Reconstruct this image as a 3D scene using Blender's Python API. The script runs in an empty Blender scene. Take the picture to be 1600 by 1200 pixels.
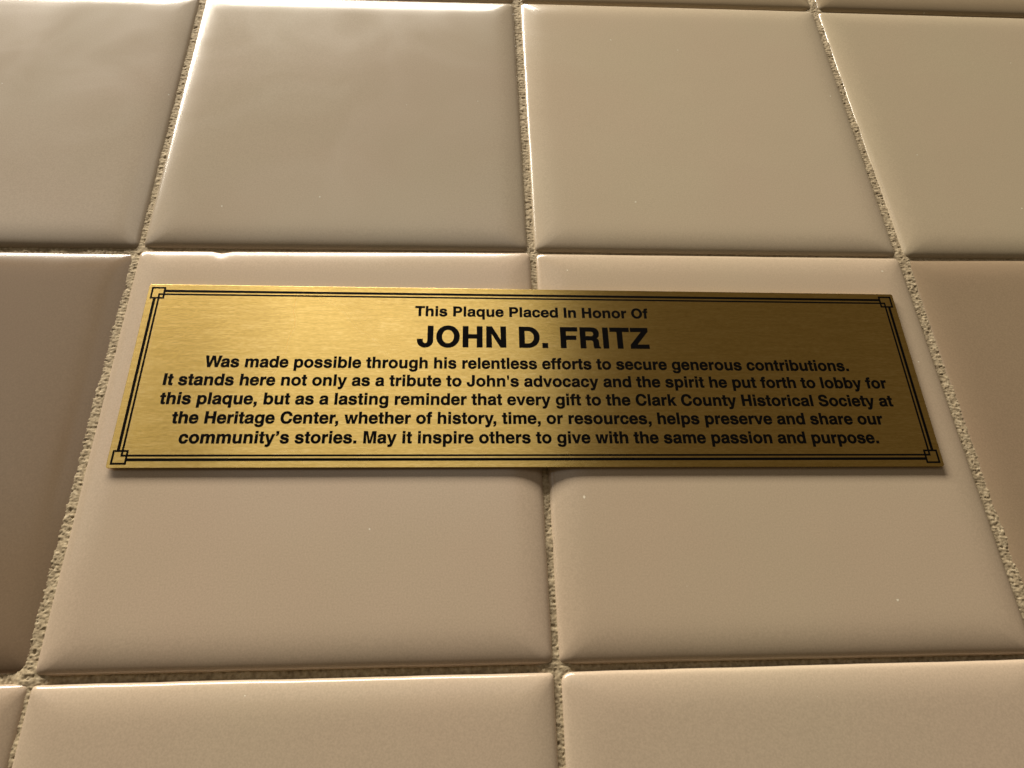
import bpy, math, random
import numpy as np
from mathutils import Vector, Matrix
from mathutils.geometry import tessellate_polygon

random.seed(4); np.random.seed(4)
S = bpy.context.scene
COL = S.collection
MM = 0.001

# ------------------------------------------------------------------ camera
# wall: x to the right, z up, the glazed faces lie at y = 0 and look towards -y (metres)
cd = bpy.data.cameras.new('camera'); cam = bpy.data.objects.new('camera', cd); COL.objects.link(cam)
cd.sensor_width = 36.0; cd.lens = 24.4146; cd.clip_start = 0.005; cd.clip_end = 60.0
TILE = 0.10899400469464159
def rodrigues(r):
    a = np.linalg.norm(r); k = r/a
    K = np.array([[0,-k[2],k[1]],[k[2],0,-k[0]],[-k[1],k[0],0]])
    return np.eye(3)+math.sin(a)*K+(1-math.cos(a))*K@K
Rc = rodrigues(np.array([-0.44836214,-0.06401619,-0.01836559]))
Cc = -Rc.T@np.array([-0.94028785,-0.34058071,1.7409635])*TILE
W = np.array([[1,0,0],[0,0,1],[0,-1,0]])
ax = W@Rc.T
m = Matrix.Identity(4)
for i in range(3):
    m[i][0] = ax[i][0]; m[i][1] = -ax[i][1]; m[i][2] = -ax[i][2]
pos = W@Cc
for i in range(3): m[i][3] = pos[i]
cam.matrix_world = m
S.camera = cam

# ------------------------------------------------------------------ light
w = bpy.data.worlds.new("World"); S.world = w; w.use_nodes = True
bg = w.node_tree.nodes['Background']
bg.inputs[0].default_value = (1.0, 0.74, 0.44, 1); bg.inputs[1].default_value = 0.09

def area(name, loc, target, sx, sy, power, color):
    l = bpy.data.lights.new(name, 'AREA'); l.shape = 'RECTANGLE'; l.size = sx; l.size_y = sy
    l.energy = power; l.color = color
    o = bpy.data.objects.new(name, l); COL.objects.link(o)
    o.location = loc
    d = Vector(target)-Vector(loc)
    o.rotation_euler = d.to_track_quat('-Z', 'Y').to_euler()
    return o
# three window panes in the wall opposite, parted by mullions
area('window_pane_light', (0.06, -1.5, 0.82), (0.06, 0, 0.82), 0.52, 1.0, 0.98, (1.0, 0.96, 0.88))
area('window_pane_light', (-0.38, -1.5, 0.82), (-0.38, 0, 0.82), 0.30, 1.0, 0.52, (1.0, 0.97, 0.90))
area('window_pane_light', (-1.39, -1.5, 0.82), (-1.39, 0, 0.82), 1.1, 1.0, 2.1, (1.0, 0.97, 0.92))
# bright fitting high up on the left, close to the wall: it rakes down over the tiles
key = area('ceiling_strip_light', (-0.95, -0.70, 2.05), (0, 0, 0), 2.3, 0.5, 146, (1.0, 0.915, 0.785))
key.rotation_euler = (math.atan2(0.70, 2.1), 0, 0)      # runs parallel to the wall

S.view_settings.view_transform = 'Standard'; S.view_settings.look = 'None'
S.view_settings.exposure = 0.13; S.view_settings.gamma = 1.0
try: S.view_settings.use_curve_mapping = False
except Exception: pass
S.render.engine = 'CYCLES'

# ------------------------------------------------------------------ materials
def mat(name):
    mt = bpy.data.materials.new(name); mt.use_nodes = True
    nt = mt.node_tree; b = nt.nodes['Principled BSDF']
    def N(t, **kw):
        n = nt.nodes.new(t)
        for k, v in kw.items(): setattr(n, k, v)
        return n
    return mt, nt, b, N
def ramp(n, stops):
    cr = n.color_ramp
    while len(cr.elements) < len(stops): cr.elements.new(0.5)
    for e, (p, c) in zip(cr.elements, stops):
        e.position = p; e.color = (*c, 1) if len(c) == 3 else c

def tile_material():
    mt, nt, b, N = mat('glazed_tile'); L = nt.links.new
    geo = N('ShaderNodeNewGeometry'); inf = N('ShaderNodeObjectInfo')
    # cloudy glaze colour
    n1 = N('ShaderNodeTexNoise'); n1.inputs['Scale'].default_value = 22; n1.inputs['Detail'].default_value = 3
    L(geo.outputs['Position'], n1.inputs['Vector'])
    r1 = N('ShaderNodeValToRGB'); ramp(r1, [(0.35, (0.502, 0.398, 0.292)), (0.65, (0.498, 0.406, 0.294))])
    L(n1.outputs['Fac'], r1.inputs[0])
    hsv = N('ShaderNodeHueSaturation')
    mr = N('ShaderNodeMapRange'); mr.inputs['To Min'].default_value = 0.95; mr.inputs['To Max'].default_value = 1.05
    L(inf.outputs['Random'], mr.inputs['Value']); L(mr.outputs[0], hsv.inputs['Value']); L(r1.outputs[0], hsv.inputs['Color'])
    # tiny pale specks and pinholes in the glaze
    vo = N('ShaderNodeTexVoronoi', voronoi_dimensions='2D'); vo.inputs['Scale'].default_value = 42
    sxyz = N('ShaderNodeSeparateXYZ'); L(geo.outputs['Position'], sxyz.inputs[0])
    cxy = N('ShaderNodeCombineXYZ'); L(sxyz.outputs[0], cxy.inputs[0]); L(sxyz.outputs[2], cxy.inputs[1]); L(cxy.outputs[0], vo.inputs['Vector'])
    sx = N('ShaderNodeSeparateColor'); L(vo.outputs['Color'], sx.inputs[0])
    rad = N('ShaderNodeMapRange'); rad.inputs['To Min'].default_value = 0.0015; rad.inputs['To Max'].default_value = 0.0065
    L(sx.outputs[1], rad.inputs['Value'])
    wob = N('ShaderNodeTexNoise'); wob.inputs['Scale'].default_value = 2500; L(geo.outputs['Position'], wob.inputs['Vector'])
    dw = N('ShaderNodeMath', operation='MULTIPLY'); L(vo.outputs['Distance'], dw.inputs[0]); L(wob.outputs['Fac'], dw.inputs[1])
    sp = N('ShaderNodeMath', operation='LESS_THAN'); L(dw.outputs[0], sp.inputs[0]); L(rad.outputs[0], sp.inputs[1])
    sel = N('ShaderNodeMath', operation='GREATER_THAN'); sel.inputs[1].default_value = 0.8; L(sx.outputs[0], sel.inputs[0])
    mu = N('ShaderNodeMath', operation='MULTIPLY'); L(sp.outputs[0], mu.inputs[0]); L(sel.outputs[0], mu.inputs[1])
    mx = N('ShaderNodeMix', data_type='RGBA'); L(mu.outputs[0], mx.inputs['Factor']); L(hsv.outputs[0], mx.inputs[6])
    mx.inputs[7].default_value = (0.78, 0.72, 0.58, 1)
    # faint fine grain
    g = N('ShaderNodeTexNoise'); g.inputs['Scale'].default_value = 2600; g.inputs['Detail'].default_value = 2
    L(geo.outputs['Position'], g.inputs['Vector'])
    gm = N('ShaderNodeMapRange'); gm.inputs['From Min'].default_value = 0.3; gm.inputs['From Max'].default_value = 0.7
    gm.inputs['To Min'].default_value = 0.93; gm.inputs['To Max'].default_value = 1.07
    L(g.outputs['Fac'], gm.inputs['Value'])
    vm = N('ShaderNodeVectorMath', operation='SCALE'); L(mx.outputs[2], vm.inputs[0]); L(gm.outputs[0], vm.inputs['Scale'])
    tn = N('ShaderNodeVectorMath', operation='MULTIPLY'); L(vm.outputs[0], tn.inputs[0]); L(inf.outputs['Color'], tn.inputs[1])
    L(tn.outputs[0], b.inputs['Base Color'])
    b.inputs['Roughness'].default_value = 0.18; b.inputs['IOR'].default_value = 1.5
    sm = N('ShaderNodeTexNoise'); sm.inputs['Scale'].default_value = 30; sm.inputs['Detail'].default_value = 5; sm.inputs['Distortion'].default_value = 1.2
    L(geo.outputs['Position'], sm.inputs['Vector'])
    rr = N('ShaderNodeMapRange'); rr.inputs['From Min'].default_value = 0.35; rr.inputs['From Max'].default_value = 0.7
    rr.inputs['To Min'].default_value = 0.18; rr.inputs['To Max'].default_value = 0.23
    L(sm.outputs['Fac'], rr.inputs['Value']); L(rr.outputs[0], b.inputs['Roughness'])
    # slow undulation of the glaze and satin micro relief
    n2 = N('ShaderNodeTexNoise'); n2.inputs['Scale'].default_value = 38; n2.inputs['Detail'].default_value = 1
    L(geo.outputs['Position'], n2.inputs['Vector'])
    b2 = N('ShaderNodeBump'); b2.inputs['Strength'].default_value = 1.0; b2.inputs['Distance'].default_value = 0.00009
    L(n2.outputs['Fac'], b2.inputs['Height'])
    n3 = N('ShaderNodeTexNoise'); n3.inputs['Scale'].default_value = 1500; n3.inputs['Detail'].default_value = 2
    L(geo.outputs['Position'], n3.inputs['Vector'])
    b3 = N('ShaderNodeBump'); b3.inputs['Strength'].default_value = 0.5; b3.inputs['Distance'].default_value = 0.000004
    L(n3.outputs['Fac'], b3.inputs['Height']); L(b2.outputs[0], b3.inputs['Normal'])
    b4 = N('ShaderNodeBump'); b4.inputs['Strength'].default_value = 1.0; b4.inputs['Distance'].default_value = 0.00012
    L(mu.outputs[0], b4.inputs['Height']); L(b3.outputs[0], b4.inputs['Normal'])
    L(b4.outputs[0], b.inputs['Normal'])
    return mt

def grout_material():
    mt, nt, b, N = mat('sanded_grout'); L = nt.links.new
    geo = N('ShaderNodeNewGeometry')
    n1 = N('ShaderNodeTexNoise'); n1.inputs['Scale'].default_value = 1100; n1.inputs['Detail'].default_value = 4
    L(geo.outputs['Position'], n1.inputs['Vector'])
    r1 = N('ShaderNodeValToRGB'); ramp(r1, [(0.3, (0.25, 0.19, 0.115)), (0.52, (0.42, 0.335, 0.21)), (0.75, (0.56, 0.47, 0.32))])
    L(n1.outputs['Fac'], r1.inputs[0]); L(r1.outputs[0], b.inputs['Base Color'])
    b.inputs['Roughness'].default_value = 0.85
    bp = N('ShaderNodeBump'); bp.inputs['Strength'].default_value = 1; bp.inputs['Distance'].default_value = 0.00005
    L(n1.outputs['Fac'], bp.inputs['Height']); L(bp.outputs[0], b.inputs['Normal'])
    return mt

def brass_material():
    mt, nt, b, N = mat('brushed_brass'); L = nt.links.new
    tc = N('ShaderNodeTexCoord')
    mp = N('ShaderNodeMapping'); mp.inputs['Scale'].default_value = (560, 3200, 3200)
    L(tc.outputs['Object'], mp.inputs[0])
    n1 = N('ShaderNodeTexNoise'); n1.inputs['Scale'].default_value = 1; n1.inputs['Detail'].default_value = 4; n1.inputs['Roughness'].default_value = 0.65
    L(mp.outputs[0], n1.inputs['Vector'])
    mp2 = N('ShaderNodeMapping'); mp2.inputs['Scale'].default_value = (90, 1100, 1100)
    L(tc.outputs['Object'], mp2.inputs[0])
    n2 = N('ShaderNodeTexNoise'); n2.inputs['Scale'].default_value = 1; n2.inputs['Detail'].default_value = 3
    L(mp2.outputs[0], n2.inputs['Vector'])
    r1 = N('ShaderNodeValToRGB'); ramp(r1, [(0.25, (0.56, 0.39, 0.12)), (0.5, (0.76, 0.54, 0.175)), (0.75, (0.95, 0.73, 0.32))])
    ad = N('ShaderNodeMath', operation='MULTIPLY_ADD'); ad.inputs[1].default_value = 0.35; L(n2.outputs['Fac'], ad.inputs[0])
    sc = N('ShaderNodeMath', operation='MULTIPLY'); sc.inputs[1].default_value = 0.65; L(n1.outputs['Fac'], sc.inputs[0]); L(sc.outputs[0], ad.inputs[2])
    L(ad.outputs[0], r1.inputs[0]); L(r1.outputs[0], b.inputs['Base Color'])
    b.inputs['Metallic'].default_value = 1.0
    sm = N('ShaderNodeTexNoise'); sm.inputs['Scale'].default_value = 16; sm.inputs['Detail'].default_value = 5; sm.inputs['Distortion'].default_value = .8
    L(tc.outputs['Object'], sm.inputs['Vector'])
    rr = N('ShaderNodeMapRange'); rr.inputs['From Min'].default_value = 0.3; rr.inputs['From Max'].default_value = 0.7
    rr.inputs['To Min'].default_value = 0.24; rr.inputs['To Max'].default_value = 0.29
    L(sm.outputs['Fac'], rr.inputs['Value']); L(rr.outputs[0], b.inputs['Roughness'])
    b.inputs['Anisotropic'].default_value = 0.78
    b.inputs['Anisotropic Rotation'].default_value = 0.0
    tg = N('ShaderNodeCombineXYZ'); tg.inputs[2].default_value = 1.0
    vt = N('ShaderNodeVectorTransform', vector_type='VECTOR', convert_from='OBJECT', convert_to='WORLD')
    L(tg.outputs[0], vt.inputs[0]); L(vt.outputs[0], b.inputs['Tangent'])
    bp = N('ShaderNodeBump'); bp.inputs['Strength'].default_value = 0.8; bp.inputs['Distance'].default_value = 0.000007
    L(n1.outputs['Fac'], bp.inputs['Height']); L(bp.outputs[0], b.inputs['Normal'])
    return mt

def enamel_material():
    mt, nt, b, N = mat('black_print'); L = nt.links.new
    b.inputs['Base Color'].default_value = (0.003, 0.0025, 0.0025, 1); b.inputs['Roughness'].default_value = 0.5
    b.inputs['Specular IOR Level'].default_value = 0.02
    return mt
def plain(name, c, r):
    mt, nt, b, N = mat(name); b.inputs['Base Color'].default_value = (*c, 1); b.inputs['Roughness'].default_value = r
    return mt
M_TILE, M_GROUT, M_BRASS, M_INK = tile_material(), grout_material(), brass_material(), enamel_material()
M_BACK = plain('mortar', (0.35, 0.33, 0.29), 0.9); M_TAPE = plain('white_tape', (0.7, 0.68, 0.62), 0.6)

# ------------------------------------------------------------------ noise
_T = np.random.RandomState(11).rand(64, 64, 64).astype(np.float32)
def vnoise(x, y, z=0.0):
    z = np.zeros_like(x)+z
    xi, yi, zi = np.floor(x).astype(int), np.floor(y).astype(int), np.floor(z).astype(int)
    fx, fy, fz = x-xi, y-yi, z-zi
    fx = fx*fx*(3-2*fx); fy = fy*fy*(3-2*fy); fz = fz*fz*(3-2*fz)
    g = lambda a, b_, c: _T[(xi+a) & 63, (yi+b_) & 63, (zi+c) & 63]
    l = lambda a, b_, t: a+(b_-a)*t
    return l(l(l(g(0,0,0), g(1,0,0), fx), l(g(0,1,0), g(1,1,0), fx), fy),
             l(l(g(0,0,1), g(1,0,1), fx), l(g(0,1,1), g(1,1,1), fx), fy), fz)-0.5

def link(name, verts, faces, material, parent=None, smooth=True):
    me = bpy.data.meshes.new(name); me.from_pydata([tuple(v) for v in verts], [], [tuple(f) for f in faces])
    me.materials.append(material)
    if smooth: me.polygons.foreach_set('use_smooth', [True]*len(me.polygons))
    me.update()
    o = bpy.data.objects.new(name, me); COL.objects.link(o)
    if parent: o.parent = parent
    return o

# ------------------------------------------------------------------ the wall
wall = bpy.data.objects.new('tiled_wall', None); COL.objects.link(wall)
wall['label'] = 'wall of square glossy beige tiles with rough sandy grout behind the brass plaque'
wall['category'] = 'wall'

# corners of the joints, mm, y counted downwards: (NW tile's, NE's, SE's, SW's corner)
NODES = {
 (0,0): ((-1.12,-1.33),(1.34,-1.70),(1.16,0.75),(-0.97,1.03)),
 (1,0): ((107.01,-1.50),(109.51,-1.40),(109.67,0.59),(107.61,0.25)),
 (2,0): ((216.45,-0.80),(219.30,-0.50),(219.0,1.20),(216.75,1.10)),
 (0,1): ((-1.05,107.30),(0.86,107.60),(0.63,109.80),(-1.53,109.50)),
 (1,1): ((107.94,108.30),(109.88,108.40),(110.00,110.45),(107.96,110.50)),
 (2,1): ((218.3,109.30),(220.4,109.30),(220.5,111.0),(218.4,110.80)),
 (0,-1): ((-1.1,-107.1),(2.25,-107.2),(2.15,-105.1),(-0.95,-105.0)),
 (1,-1): ((106.42,-109.0),(109.40,-109.1),(109.16,-106.85),(106.34,-106.7)),
 (2,-1): ((215.0,-110.0),(218.2,-110.0),(217.5,-107.5),(215.2,-107.75)),
}
IR, JR = range(-2, 5), range(-3, 4)
def node(i, j):
    if (i, j) in NODES: return NODES[(i, j)]
    ii = min(max(i, 0), 2); jj = min(max(j, -1), 1)
    dx, dy = (i-ii)*109.2, (j-jj)*109.0
    rs = random.Random(i*31+j*7); e = rs.uniform(-.3, .3); f = rs.uniform(-.3, .3)
    return tuple((x+dx+e, y+dy+f) for x, y in NODES[(ii, jj)])

# glaze profile: (inset from edge, depth below face), mm
PROF = [(0.03,-5.6),(0.0,-2.6),(0.04,-1.55),(0.12,-1.28),(0.25,-1.06),(0.42,-0.88),(0.65,-0.72),(0.95,-0.585),(1.4,-0.475),(2.0,-0.365),
        (2.8,-0.26),(3.7,-0.17),(4.7,-0.098),(6.0,-0.040),(7.5,-0.012),(10,0.0),(15,0.003),(22,0.005),(32,0.007),(46,0.010)]
# tone multiplied into the glaze colour, tile by tile (column, row)
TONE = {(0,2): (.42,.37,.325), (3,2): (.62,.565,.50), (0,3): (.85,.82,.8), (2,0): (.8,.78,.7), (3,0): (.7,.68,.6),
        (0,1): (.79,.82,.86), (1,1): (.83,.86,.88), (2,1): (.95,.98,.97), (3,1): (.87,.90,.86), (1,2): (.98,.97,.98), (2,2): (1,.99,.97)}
CHIPS = {(1, 2): [(21.9, 0.65, 1.7)]}           # small dent in the upper edge, local x along the top edge (mm)
# slight individual seating of each tile: (rise at left, rise at right, rise at top, rise at bottom) mm
TILT = {(0,2): (-.35,-.95,.05,-.20), (3,2): (-.55,.20,-.15,-.15), (1,1): (.1,-.05,.1,-.05), (2,1): (.05,0,0,0),
        (0,1): (0,-.1,.1,-.1), (1,2): (0,0,0,0), (2,2): (0,0,0,0), (0,3): (0,-.2,-.1,0), (1,3): (0,0,.15,0), (2,3): (0,0,.2,0)}
def crn(r, ins): return min(r+min(ins*0.35, 3.0), (53.5-ins)*0.5)
def make_tile(ci, ri):
    # column 1, row 2 is the tile behind the plaque's left half; nodes are its corners
    tl = node(ci-1, ri-2)[2]; tr = node(ci, ri-2)[3]; br = node(ci, ri-1)[0]; bl = node(ci-1, ri-1)[1]
    rs = random.Random(ci*13+ri*101+5)
    # the glaze swells past the visible rim, most of all on the right and below
    sw = .8 if ci == 0 else .5
    sl = .3 if ci != 1 else (.7 if ri == 1 else 1.3); st = {1: 1.1, 2: 1.1, 3: .3}.get(ri, .3)
    tl = (tl[0]-sl*.75, tl[1]-st); tr = (tr[0]+sw, tr[1]-st); br = (br[0]+sw, br[1]+.35); bl = (bl[0]-sl, bl[1]+.35)
    P = [np.array(p) for p in (tl, tr, br, bl)]
    size = 107.0
    NE, NA = 26, 6
    ring = []
    r0 = rs.uniform(.9, 1.5); rad = [r0, r0, r0, r0]
    if (ci, ri) == (2, 3): rad[0] = 2.2
    verts = []; nper = None
    tt = TILT.get((ci, ri), tuple(rs.uniform(-.15, .15) for _ in range(4)))
    for k, (ins, dep) in enumerate(PROF):
        pts = []
        for c in range(4):                         # local square 0..size, clockwise from top-left
            r = crn(rad[c], ins)
            cx = (ins+r, size-ins-r, size-ins-r, ins+r)[c]; cy = (ins+r, ins+r, size-ins-r, size-ins-r)[c]
            a0 = (math.pi, 1.5*math.pi, 0, .5*math.pi)[c]
            for t in range(NA+1):
                a = a0+t/NA*math.pi/2
                pts.append((cx+r*math.cos(a), cy+r*math.sin(a)))
            nx = ((ins+size-ins)/2)
            # straight side to the next corner
            c2 = (c+1) % 4; r2 = crn(rad[c2], ins)
            s = [(ins+r, ins), (size-ins, ins+r), (size-ins-r, size-ins), (ins, size-ins-r)][c]
            e = [(size-ins-r2, ins), (size-ins, size-ins-r2), (ins+r2, size-ins), (ins, ins+r2)][c]
            n_e = 60 if c == 0 and (ci, ri) in CHIPS else NE
            for t in range(1, n_e):
                u = t/n_e
                if c == 0 and (ci, ri) in CHIPS:   # denser near the dent
                    u = .11*(t/24) if t < 6 else (0.0275+ (t-6)/44*0.38 if t < 50 else 0.4075+(t-49)/11*0.5925)
                pts.append((s[0]+(e[0]-s[0])*u, s[1]+(e[1]-s[1])*u))
        nper = len(pts)
        for (x, y) in pts:
            z = dep-0.40*max(0, 1-ins/9)**2         # cushion towards the rim
            d = min(x, y, size-x, size-y)
            # slightly wavy edge
            wv = 0.20*float(vnoise(np.array([x*.07+ci*9.1]), np.array([y*.07+ri*5.3]))[0])+0.08*float(vnoise(np.array([x*.3+ci*9.1]), np.array([y*.3+ri*5.3]))[0])
            fall = max(0, 1-ins/6)
            mx_, my_ = size/2-x, size/2-y
            if abs(mx_) > abs(my_): x += math.copysign(wv*fall, mx_)
            else: y += math.copysign(wv*fall, my_)
            for (hx, hd, hw) in CHIPS.get((ci, ri), []):
                if y < 8:
                    q = math.exp(-((x-hx)/hw)**2)
                    y += hd*q*max(0, 1-ins/3.2)
                    z -= 0.10*math.exp(-((x-hx)/hw)**2-((ins-2.2)/1.2)**2)
            u, v = x/size, y/size
            q = P[0]*(1-u)*(1-v)+P[1]*u*(1-v)+P[2]*u*v+P[3]*(1-u)*v
            if dep > -1.95:
                z += tt[0]*(1-u)+tt[1]*u+tt[2]*(1-v)+tt[3]*v
                z += 0.05*float(vnoise(np.array([u*2.2+ci*3.3]), np.array([v*2.2+ri*7.7]))[0])
            verts.append((q[0]*MM, -z*MM, -q[1]*MM))
    faces = []
    K = len(PROF)
    for k in range(K-1):
        for t in range(nper):
            a, b_ = k*nper+t, k*nper+(t+1) % nper
            faces.append((a, a+nper, b_+nper, b_))
    c = np.mean([verts[(K-1)*nper+t] for t in range(nper)], axis=0); verts.append(tuple(c)); ce = len(verts)-1
    for t in range(nper): faces.append(((K-1)*nper+t, ce, (K-1)*nper+(t+1) % nper))
    o = link('tile', verts, faces, M_TILE, wall)
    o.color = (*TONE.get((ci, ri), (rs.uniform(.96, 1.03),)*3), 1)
    return o
for ri in range(0, 5):
    for ci in range(-1, 5): make_tile(ci, ri)

# grout: sandy strips between the tiles
def grout_h(x, y, vert):
    # x, y mm; streaks run across the joint
    if vert: a, b_ = x*0.9+y*0.35, y*2.6-x*0.5
    else:    a, b_ = x*2.2, y*1.6
    h = 0.22*vnoise(a*1.1, b_*0.9, 3.3)+0.13*vnoise(a*2.4, b_*2.0, 9.1)+0.10*vnoise(x*6, y*6, 1.7)+0.05*vnoise(x*12, y*12, 6.2)
    h += 0.35*np.maximum(vnoise(x*.23, y*.23, 5.5), -.2)
    pit = np.maximum(vnoise(x*2.1, y*2.1, 22.2)-0.24, 0)*(-1.3)
    return h+pit
def strip(p0, p1, vert, half, base, fine):
    p0, p1 = np.array(p0), np.array(p1); Lg = np.linalg.norm(p1-p0); d = (p1-p0)/Lg; n = np.array([-d[1], d[0]])
    step = 0.22 if fine else 1.2
    na = max(2, int(Lg/step)); nb = int(2*half/(0.22 if fine else 1.0))
    A, B = np.meshgrid(np.linspace(0, Lg, na+1), np.linspace(-half, half, nb+1), indexing='ij')
    X = p0[0]+d[0]*A+n[0]*B; Y = p0[1]+d[1]*A+n[1]*B
    if not vert:                                # rises to meet the upright joint at either end
        e_ = np.minimum(A, Lg-A); base = base+(-1.7-base)*np.exp(-(e_/1.3)**2)
    Hh = base+grout_h(X, Y, vert)-0.10*(B/half)**2+0.03
    V = np.stack([X*MM, -Hh*MM, -Y*MM], -1).reshape(-1, 3)
    idx = np.arange((na+1)*(nb+1)).reshape(na+1, nb+1)
    F = np.stack([idx[:-1,:-1], idx[1:,:-1], idx[1:,1:], idx[:-1,1:]], -1).reshape(-1, 4)
    return V, F
cen = lambda i, j: tuple(np.mean(np.array(node(i, j)), axis=0))
V, F, off = [], [], 0
HB = 2.6
for i in range(-2, 4):
    for j in range(-2, 3):
        a, b_ = cen(i, j), cen(i, j+1)
        fine = i in (0, 1, 2) and j in (-2, -1, 0, 1)
        base = {0: -1.62, 1: -1.7, 2: -1.5}.get(i, -1.3)
        v, f = strip(a, b_, True, HB, base, fine); V.append(v); F.append(f+off); off += len(v)
for j in range(-2, 4):
    for i in range(-2, 4):
        a, b_ = cen(i, j), cen(i+1, j)
        fine = j in (-1, 0, 1) and i in (-1, 0, 1, 2)
        a = (a[0]+HB-.1, a[1]); b_ = (b_[0]-HB+.1, b_[1])
        v, f = strip(a, b_, False, HB, {0: -1.95, 1: -2.45, -1: -2.2}.get(j, -2.2), fine); V.append(v); F.append(f+off); off += len(v)
link('grout', np.concatenate(V).tolist(), np.concatenate(F).tolist(), M_GROUT, wall)
x0, x1, z0, z1 = -.215, .435, -.325, .215
link('wall_backing', [(x0,.0052,z0),(x1,.0052,z0),(x1,.0052,z1),(x0,.0052,z1),(x0,.03,z0),(x1,.03,z0),(x1,.03,z1),(x0,.03,z1)],
     [(0,1,2,3),(5,4,7,6),(4,0,3,7),(1,5,6,2),(3,2,6,7),(4,5,1,0)], M_BACK, wall, False)

# ------------------------------------------------------------------ the plaque
PW, PH = 203.9, 51.1
HF = 0.92                                        # face height above the tiles, mm
plq = bpy.data.objects.new('brass_plaque', None); COL.objects.link(plq)
plq['label'] = 'brushed brass memorial plaque with black engraved lettering fixed across two beige tiles'
plq['category'] = 'plaque'
px, pz, th = 0.98902253*TILE, -0.35831766*TILE+0.0002, 0.00979216
plq.location = (px, -HF*MM, pz); plq.rotation_euler = (0, th, 0)

def rrect(w_, h_, r, n=5):
    pts = []
    for c, (sx, sy, a0) in enumerate(((1,1,0),(-1,1,.5),(-1,-1,1),(1,-1,1.5))):
        for t in range(n+1):
            a = (a0+.5*t/n)*math.pi
            pts.append((sx*(w_/2-r)+r*math.cos(a), sy*(h_/2-r)+r*math.sin(a)))
    return pts
def slab(name, w_, h_, levels, r, material, parent):
    V, F = [], []
    for (ins, dep) in levels:
        for (x, y) in rrect(w_-2*ins, h_-2*ins, max(r-ins, .05)): V.append((x*MM, dep*MM, y*MM))
    n = 24
    F.append(tuple(range(n)))
    for k in range(len(levels)-1):
        for t in range(n): F.append((k*n+t, (k+1)*n+t, (k+1)*n+(t+1) % n, k*n+(t+1) % n))
    F.append(tuple(range((len(levels)-1)*n, len(levels)*n))[::-1])
    o = link(name, V, F, material, parent, False)
    return o
slab('plate', PW, PH, [(0.07,0),(0.02,0.025),(0.0,0.12),(0.0,0.36),(0.05,0.42)], 0.55, M_BRASS, plq)
slab('adhesive_pad', PW-7, PH-7, [(0,0.42),(0,0.95)], 1.0, M_TAPE, plq)

RISE = -0.03
def poly_solid(name, polys, material, parent, rise=RISE):
    """polys: list of [outer, hole, ...] in mm"""
    V, F = [], []
    for pl_ in polys:
        base = len(V); flat = [p for lp in pl_ for p in lp]
        for (x, y) in flat: V.append((x*MM, rise*MM, y*MM))
        for (x, y) in flat: V.append((x*MM, 0.01*MM, y*MM))
        n = len(flat)
        for t in tessellate_polygon([[Vector((x, y, 0)) for x, y in lp] for lp in pl_]): 
            A, B, C = [Vector(flat[q]) for q in t]
            if (B-A).cross(C-A) < 0: t = t[::-1]
            F.append(tuple(base+q for q in t))
        o = 0
        for lp in pl_:
            L_ = len(lp)
            ar = sum(lp[q][0]*lp[(q+1) % L_][1]-lp[(q+1) % L_][0]*lp[q][1] for q in range(L_))
            for q in range(L_):
                a, b_ = base+o+q, base+o+(q+1) % L_
                F.append((a, a+n, b_+n, b_))
            o += L_
    return link(name, V, F, material, parent, False)

# border: two lines on each side, a square with a little square in its inner corner at each corner
def rect(x0, y0, x1, y1): return [(x0,y0),(x1,y0),(x1,y1),(x0,y1)]
SQX, SQY, SQ = 101.15, 24.72, 3.62              # outer corner of the ornament and its side
lt = 0.46
for sx in (-1, 1):
    for sy in (-1, 1):
        def R_(a, b_, c, d): 
            xs = sorted((sx*a, sx*c)); ys = sorted((sy*b_, sy*d)); return rect(xs[0], ys[0], xs[1], ys[1])
        ox, oy, ix, iy = SQX, SQY, SQX-SQ, SQY-SQ
        mx_, my_ = ix+1.62, iy+1.62             # outer corner of the small square
        P_ = [[R_(ox-lt, iy, ox, oy)], [R_(ix, iy, ix+lt, oy)], [R_(ix+lt, oy-lt, ox-lt, oy)], [R_(ix+lt, iy, ox-lt, iy+lt)],
              [R_(ix+lt, my_-lt, mx_, my_)], [R_(mx_-lt, iy+lt, mx_, my_-lt)]]
        poly_solid('corner_ornament', P_, M_INK, plq)
IX, IY = SQX-SQ, SQY-SQ
for s in (-1, 1):
    for (off_, tk) in ((2.42, 0.68), (1.62-lt/2-.01, 0.46)):
        y = s*(IY+off_); poly_solid('border_line', [[rect(-IX, y-tk/2, IX, y+tk/2)]], M_INK, plq)
        x = s*(IX+off_); poly_solid('border_line', [[rect(x-tk/2, -IY, x+tk/2, IY)]], M_INK, plq)

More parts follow.
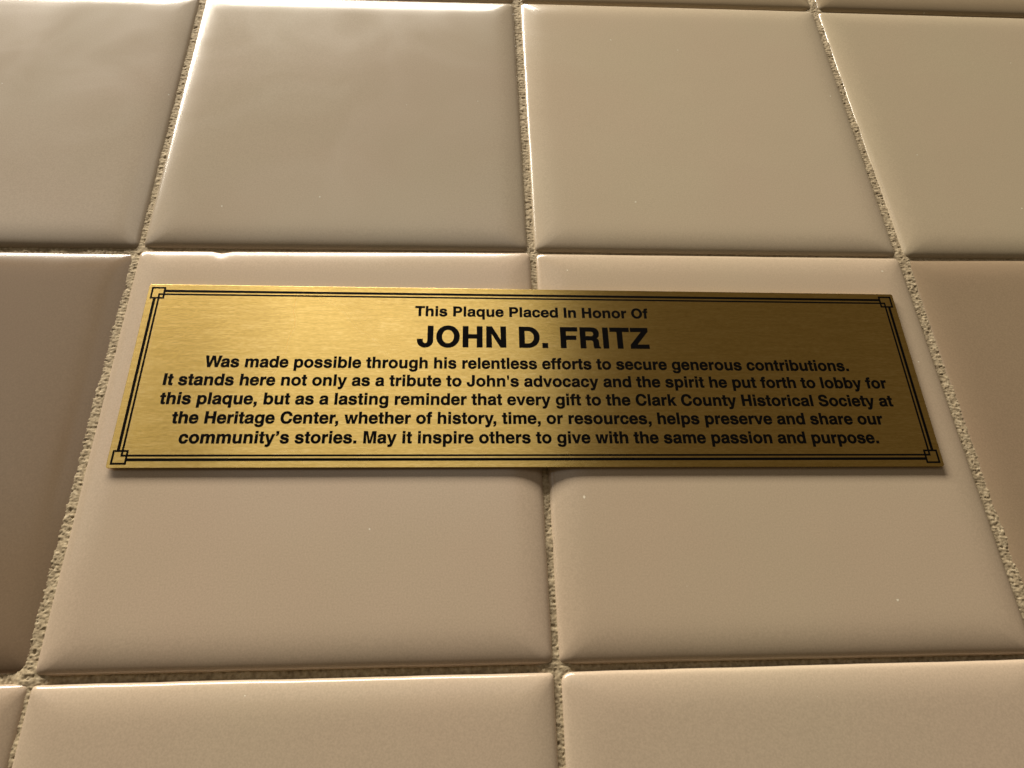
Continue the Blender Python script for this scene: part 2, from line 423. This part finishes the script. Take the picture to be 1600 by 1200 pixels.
# ---- bold grotesque lettering, drawn glyph by glyph (1000 units per em)
# M/L points, C cubic, h/v quarter ellipse that sets off horizontally/vertically
SB = "M319 431 C245 431 201 370 201 266 C201 162 245 101 319 101 C394 101 438 163 438 266 C438 370 394 431 319 431"
G = {
 'I': (278, "M64 0 L214 0 L214 718 L64 718"),
 'T': (611, "M229 0 L379 0 L379 595 L598 595 L598 718 L14 718 L14 595 L229 595"),
 'H': (722, "M71 0 L221 0 L221 309 L501 309 L501 0 L651 0 L651 718 L501 718 L501 432 L221 432 L221 718 L71 718"),
 'P': (667, "M76 0 L226 0 L226 258 L392 258 h627 490 v392 718 L76 718|M226 381 L375 381 h482 488 v375 595 L226 595"),
 'O': (778, "M389 -19 h734 359 v389 737 h44 359 v389 -19|M389 107 h584 359 v389 611 h194 359 v389 107"),
 'J': (556, "M484 718 L334 718 L334 212 v255 106 h172 212 L172 258 L22 258 L22 215 v253 -18 h484 215"),
 'N': (722, "M69 0 L217 0 L217 484 L500 0 L654 0 L654 718 L506 718 L506 234 L223 718 L69 718"),
 'D': (722, "M76 0 L345 0 h685 359 v345 718 L76 718|M226 123 L326 123 h535 359 v326 595 L226 595"),
 'F': (611, "M76 0 L226 0 L226 293 L542 293 L542 416 L226 416 L226 595 L587 595 L587 718 L76 718"),
 'R': (722, "M76 0 L226 0 L226 280 L383 280 C450 280 478 252 480 185 L482 110 C483 50 488 20 503 0 L677 0 L677 19 C645 38 636 60 634 110 L630 200 C628 280 606 318 548 345 C610 372 646 425 646 512 C646 640 568 718 432 718 L76 718|M226 403 L392 403 C462 403 496 435 496 500 C496 566 462 595 392 595 L226 595"),
 'Z': (611, "M25 0 L586 0 L586 123 L212 123 L580 604 L580 718 L50 718 L50 595 L396 595 L25 116"),
 'W': (944, "M4 718 L160 718 L255 215 L392 718 L552 718 L689 215 L784 718 L940 718 L770 0 L612 0 L472 512 L331 0 L174 0"),
 'C': (722, "M684 470 C672 640 550 737 380 737 C175 737 44 592 44 355 C44 120 178 -19 380 -19 C552 -19 672 92 684 268 L537 268 C524 165 466 110 380 110 C262 110 194 200 194 355 C194 518 262 608 380 608 C462 608 516 562 535 470"),
 'S': (667, "M602 510 C602 660 495 737 335 737 C165 737 64 650 64 520 C64 400 135 345 250 315 L380 282 C450 264 479 240 479 197 C479 140 425 104 338 104 C240 104 184 150 184 232 L39 232 C39 75 150 -19 335 -19 C520 -19 629 72 629 210 C629 322 560 380 445 410 L305 445 C236 462 209 487 209 528 C209 580 256 614 328 614 C410 614 457 578 457 510"),
 'M': (833, "M69 0 L209 0 L209 563 L342 0 L491 0 L625 563 L625 0 L765 0 L765 718 L549 718 L417 155 L283 718 L69 718"),
 'o': (611, "M306 -14 h578 266 v306 546 h34 266 v306 -14|M306 101 h438 266 v306 431 h174 266 v306 101"),
 'c': (556, "M524 334 L387 334 C376 398 345 431 289 431 C212 431 174 375 174 266 C174 158 212 101 289 101 C345 101 378 135 389 200 L524 200 C512 68 423 -14 289 -14 C130 -14 34 92 34 266 C34 440 130 546 289 546 C424 546 514 466 524 334"),
 'e': (556, "M524 161 L388 161 C376 122 340 100 287 100 C210 100 170 145 165 228 L528 228 L528 260 C528 440 440 546 281 546 C120 546 23 440 23 260 C23 90 118 -14 278 -14 C408 -14 498 50 524 161|M167 325 C174 394 212 431 278 431 C344 431 382 394 388 325"),
 'a': (556, "M527 0 L376 0 C370 15 367 30 366 52 C324 8 272 -14 208 -14 C98 -14 29 46 29 150 C29 250 88 300 214 318 L300 330 C345 337 362 350 362 380 C362 420 334 438 278 438 C222 438 192 418 186 370 L51 370 C58 490 136 546 282 546 C424 546 502 488 502 384 L502 105 C502 60 508 38 527 25|M362 262 C345 250 330 246 290 238 L250 231 C195 221 169 200 169 157 C169 118 195 98 242 98 C312 98 362 142 362 205"),
 'b': (611, "M61 718 L201 718 L201 470 C232 522 275 546 336 546 C480 546 578 436 578 266 C578 94 480 -14 336 -14 C272 -14 226 12 196 66 L196 0 L61 0|"+SB),
 'g': (611, "M553 532 L418 532 L418 466 C386 520 340 546 280 546 C138 546 40 434 40 268 C40 104 138 -6 280 -6 C338 -6 382 16 413 62 L413 5 C413 -70 370 -108 296 -108 C240 -108 206 -90 200 -50 L62 -50 C66 -155 150 -217 298 -217 C462 -217 553 -140 553 -5|M297 431 C224 431 180 371 180 270 C180 170 224 109 297 109 C371 109 415 170 415 270 C415 371 371 431 297 431"),
 'f': (333, "M89 0 L229 0 L229 434 L316 434 L316 526 L229 526 L229 567 C229 600 243 615 275 615 C290 615 303 614 318 612 L318 722 C296 726 270 727 246 727 C142 727 89 676 89 577 L89 526 L10 526 L10 434 L89 434"),
 'h': (611, "M65 0 L205 0 L205 307 C205 384 245 430 312 430 C376 430 406 394 406 326 L406 0 L546 0 L546 362 C546 480 482 546 372 546 C300 546 244 518 205 462 L205 718 L65 718"),
 'n': (611, "M65 0 L205 0 L205 307 C205 384 245 430 312 430 C376 430 406 394 406 326 L406 0 L546 0 L546 362 C546 480 482 546 372 546 C298 546 240 516 200 455 L200 532 L65 532"),
 'm': (889, "M64 0 L204 0 L204 320 C204 392 236 430 294 430 C349 430 375 398 375 336 L375 0 L515 0 L515 320 C515 392 547 430 605 430 C660 430 686 398 686 336 L686 0 L826 0 L826 360 C826 480 768 546 662 546 C590 546 538 520 499 460 C468 520 420 546 354 546 C288 546 238 520 199 462 L199 532 L64 532"),
 'i': (278, "M69 0 L209 0 L209 532 L69 532|+M69 604 L209 604 L209 725 L69 725"),
 'l': (278, "M69 0 L209 0 L209 718 L69 718"),
 'k': (556, "M69 0 L209 0 L209 185 L262 238 L398 0 L562 0 L360 333 L548 532 L382 532 L209 340 L209 718 L69 718"),
 'r': (389, "M64 0 L204 0 L204 280 C204 362 246 401 328 401 C343 401 356 400 373 396 L373 542 C366 545 360 546 352 546 C284 546 232 510 199 436 L199 532 L64 532"),
 's': (556, "M500 370 C496 484 408 546 270 546 C130 546 46 480 46 372 C46 286 96 244 204 220 L308 197 C358 186 378 172 378 144 C378 112 344 92 284 92 C214 92 176 118 170 170 L30 170 C34 54 120 -19 274 -19 C428 -19 519 50 519 165 C519 256 466 304 348 330 L256 350 C204 361 186 372 186 398 C186 426 216 441 268 441 C326 441 360 418 365 370"),
 't': (333, "M228 676 L88 676 L88 526 L10 526 L10 434 L88 434 L88 106 C88 30 128 -6 210 -6 C250 -6 282 -3 309 3 L309 108 C296 106 286 105 275 105 C240 105 228 116 228 150 L228 434 L309 434 L309 526 L228 526"),
 'u': (611, "M545 532 L405 532 L405 222 C405 146 365 102 299 102 C236 102 206 138 206 206 L206 532 L66 532 L66 170 C66 52 130 -14 238 -14 C312 -14 368 14 410 76 L410 0 L545 0"),
 'v': (556, "M543 532 L398 532 L282 155 L161 532 L13 532 L204 0 L352 0"),
 'w': (778, "M10 532 L156 532 L238 152 L318 532 L461 532 L542 152 L626 532 L769 532 L614 0 L467 0 L389 365 L311 0 L164 0"),
 'y': (556, "M539 532 L393 532 L282 152 L160 532 L10 532 L195 28 C199 17 201 6 201 -6 C201 -58 170 -92 112 -92 C94 -92 80 -90 66 -86 L66 -200 C92 -208 118 -214 148 -214 C250 -214 300 -172 338 -60"),
 '.': (278, "M64 0 L214 0 L214 146 L64 146"),
 ',': (278, "M64 146 L214 146 L214 10 C214 -90 164 -154 64 -168 L64 -104 C110 -94 136 -56 136 0 L64 0"),
 "'": (238, "M70 718 L168 718 L168 600 L148 447 L90 447 L70 600"),
 '\u2019': (278, "M69 718 L209 718 L209 594 C209 512 158 464 69 454 L69 512 C112 520 136 550 136 590 L69 590"),
 ' ': (278, ""),
}
KERN = {('W','a'):-30, ('r',','):-60, ('y',','):-80, ('T','h'):0, ('.',' '):0}
def contour(s):
    s = s.strip(); toks = []
    import re
    pts = []
    for cmd, args in re.findall(r'([MLChv])([^MLChv]*)', s):
        a = [float(q) for q in args.split()]
        if cmd in 'ML': pts.append((a[0], a[1])); continue
        x0_, y0_ = pts[-1]
        if cmd == 'C': c1, c2, e = (a[0], a[1]), (a[2], a[3]), (a[4], a[5])
        else:
            e = (a[0], a[1]); k = 0.565
            if cmd == 'h': c1 = (x0_+(e[0]-x0_)*k, y0_); c2 = (e[0], e[1]-(e[1]-y0_)*k)
            else: c1 = (x0_, y0_+(e[1]-y0_)*k); c2 = (e[0]-(e[0]-x0_)*k, e[1])
        for t in range(1, 8):
            t = t/7; s_ = 1-t
            pts.append((s_**3*x0_+3*s_*s_*t*c1[0]+3*s_*t*t*c2[0]+t**3*e[0], s_**3*y0_+3*s_*s_*t*c1[1]+3*s_*t*t*c2[1]+t**3*e[1]))
    if abs(pts[0][0]-pts[-1][0])+abs(pts[0][1]-pts[-1][1]) < 1: pts.pop()
    return pts
def glyph(ch):
    adv, s = G[ch]
    if not s: return adv, []
    out = [[]]
    for part in s.split('|'):
        if part.startswith('+'): out.append([]); part = part[1:]
        out[-1].append(contour(part))
    return adv, out
GL = {c: glyph(c) for c in G}
adv, bshape = GL['b']
GL['d'] = (611, [[[(612-x, y) for x, y in lp] for lp in g] for g in bshape])
fy = lambda y: -207 if y == 718 else 532-y
GL['p'] = (611, [[[(x, fy(y)) for x, y in lp] for lp in g] for g in bshape])
GL['q'] = (611, [[[(612-x, y) for x, y in lp] for lp in g] for g in GL['p'][1]])

INK = 15                                        # spread of the ink, units
def swell(lp, d):
    n = len(lp); ar = sum(lp[q][0]*lp[(q+1) % n][1]-lp[(q+1) % n][0]*lp[q][1] for q in range(n))
    sg = 1 if ar > 0 else -1; out = []
    for q in range(n):
        p, a, b_ = lp[q], lp[q-1], lp[(q+1) % n]
        e1 = Vector((p[0]-a[0], p[1]-a[1])).normalized(); e2 = Vector((b_[0]-p[0], b_[1]-p[1])).normalized()
        n1 = Vector((e1.y, -e1.x)); n2 = Vector((e2.y, -e2.x)); m_ = n1+n2
        if m_.length < .2: m_ = n1
        m_.normalize(); k = min(1/max(m_.dot(n1), .3), 1.6)
        out.append((p[0]+m_.x*d*k*sg, p[1]+m_.y*d*k*sg))
    return out
def text_line(txt, xl, xr, base, cap, label=None):
    polys = []; x = 0; prev = None
    for ch in txt:
        if prev: x += KERN.get((prev, ch), 0)
        a, g = GL[ch]
        for pl_ in g: polys.append([[(px_+x, py_) for px_, py_ in lp] for lp in pl_])
        x += a; prev = ch
    polys = [[swell(lp, INK if q == 0 else -INK) for q, lp in enumerate(pl_)] for pl_ in polys]
    xs = [p[0] for pl_ in polys for p in pl_[0]]
    a0, a1 = min(xs), max(xs); sx = (xr-xl)/(a1-a0); sy = cap/718
    polys = [[[(xl+(q[0]-a0)*sx, base+q[1]*sy) for q in lp] for lp in pl_] for pl_ in polys]
    print('line', txt[:12], 'sx', round(sx*1000, 3), 'sy', round(sy*1000, 3))
    o = poly_solid('lettering', polys, M_INK, plq)
    if label: o['label'] = label
    return o
text_line("This Plaque Placed In Honor Of", -31.85, 31.0, 16.70, 3.02)
text_line("JOHN D. FRITZ", -31.05, 30.45, 7.42, 6.15, 'large bold capitals of the second line')
text_line("Was made possible through his relentless efforts to secure generous contributions.", -83.9, 83.6, 1.10, 3.15)
text_line("It stands here not only as a tribute to John's advocacy and the spirit he put forth to lobby for", -93.1, 92.8, -3.97, 3.12)
text_line("this plaque, but as a lasting reminder that every gift to the Clark County Historical Society at", -93.0, 93.1, -9.13, 3.12)
text_line("the Heritage Center, whether of history, time, or resources, helps preserve and share our", -89.2, 89.1, -14.23, 3.10)
text_line("community\u2019s stories. May it inspire others to give with the same passion and purpose.", -86.6, 86.6, -19.38, 3.10)
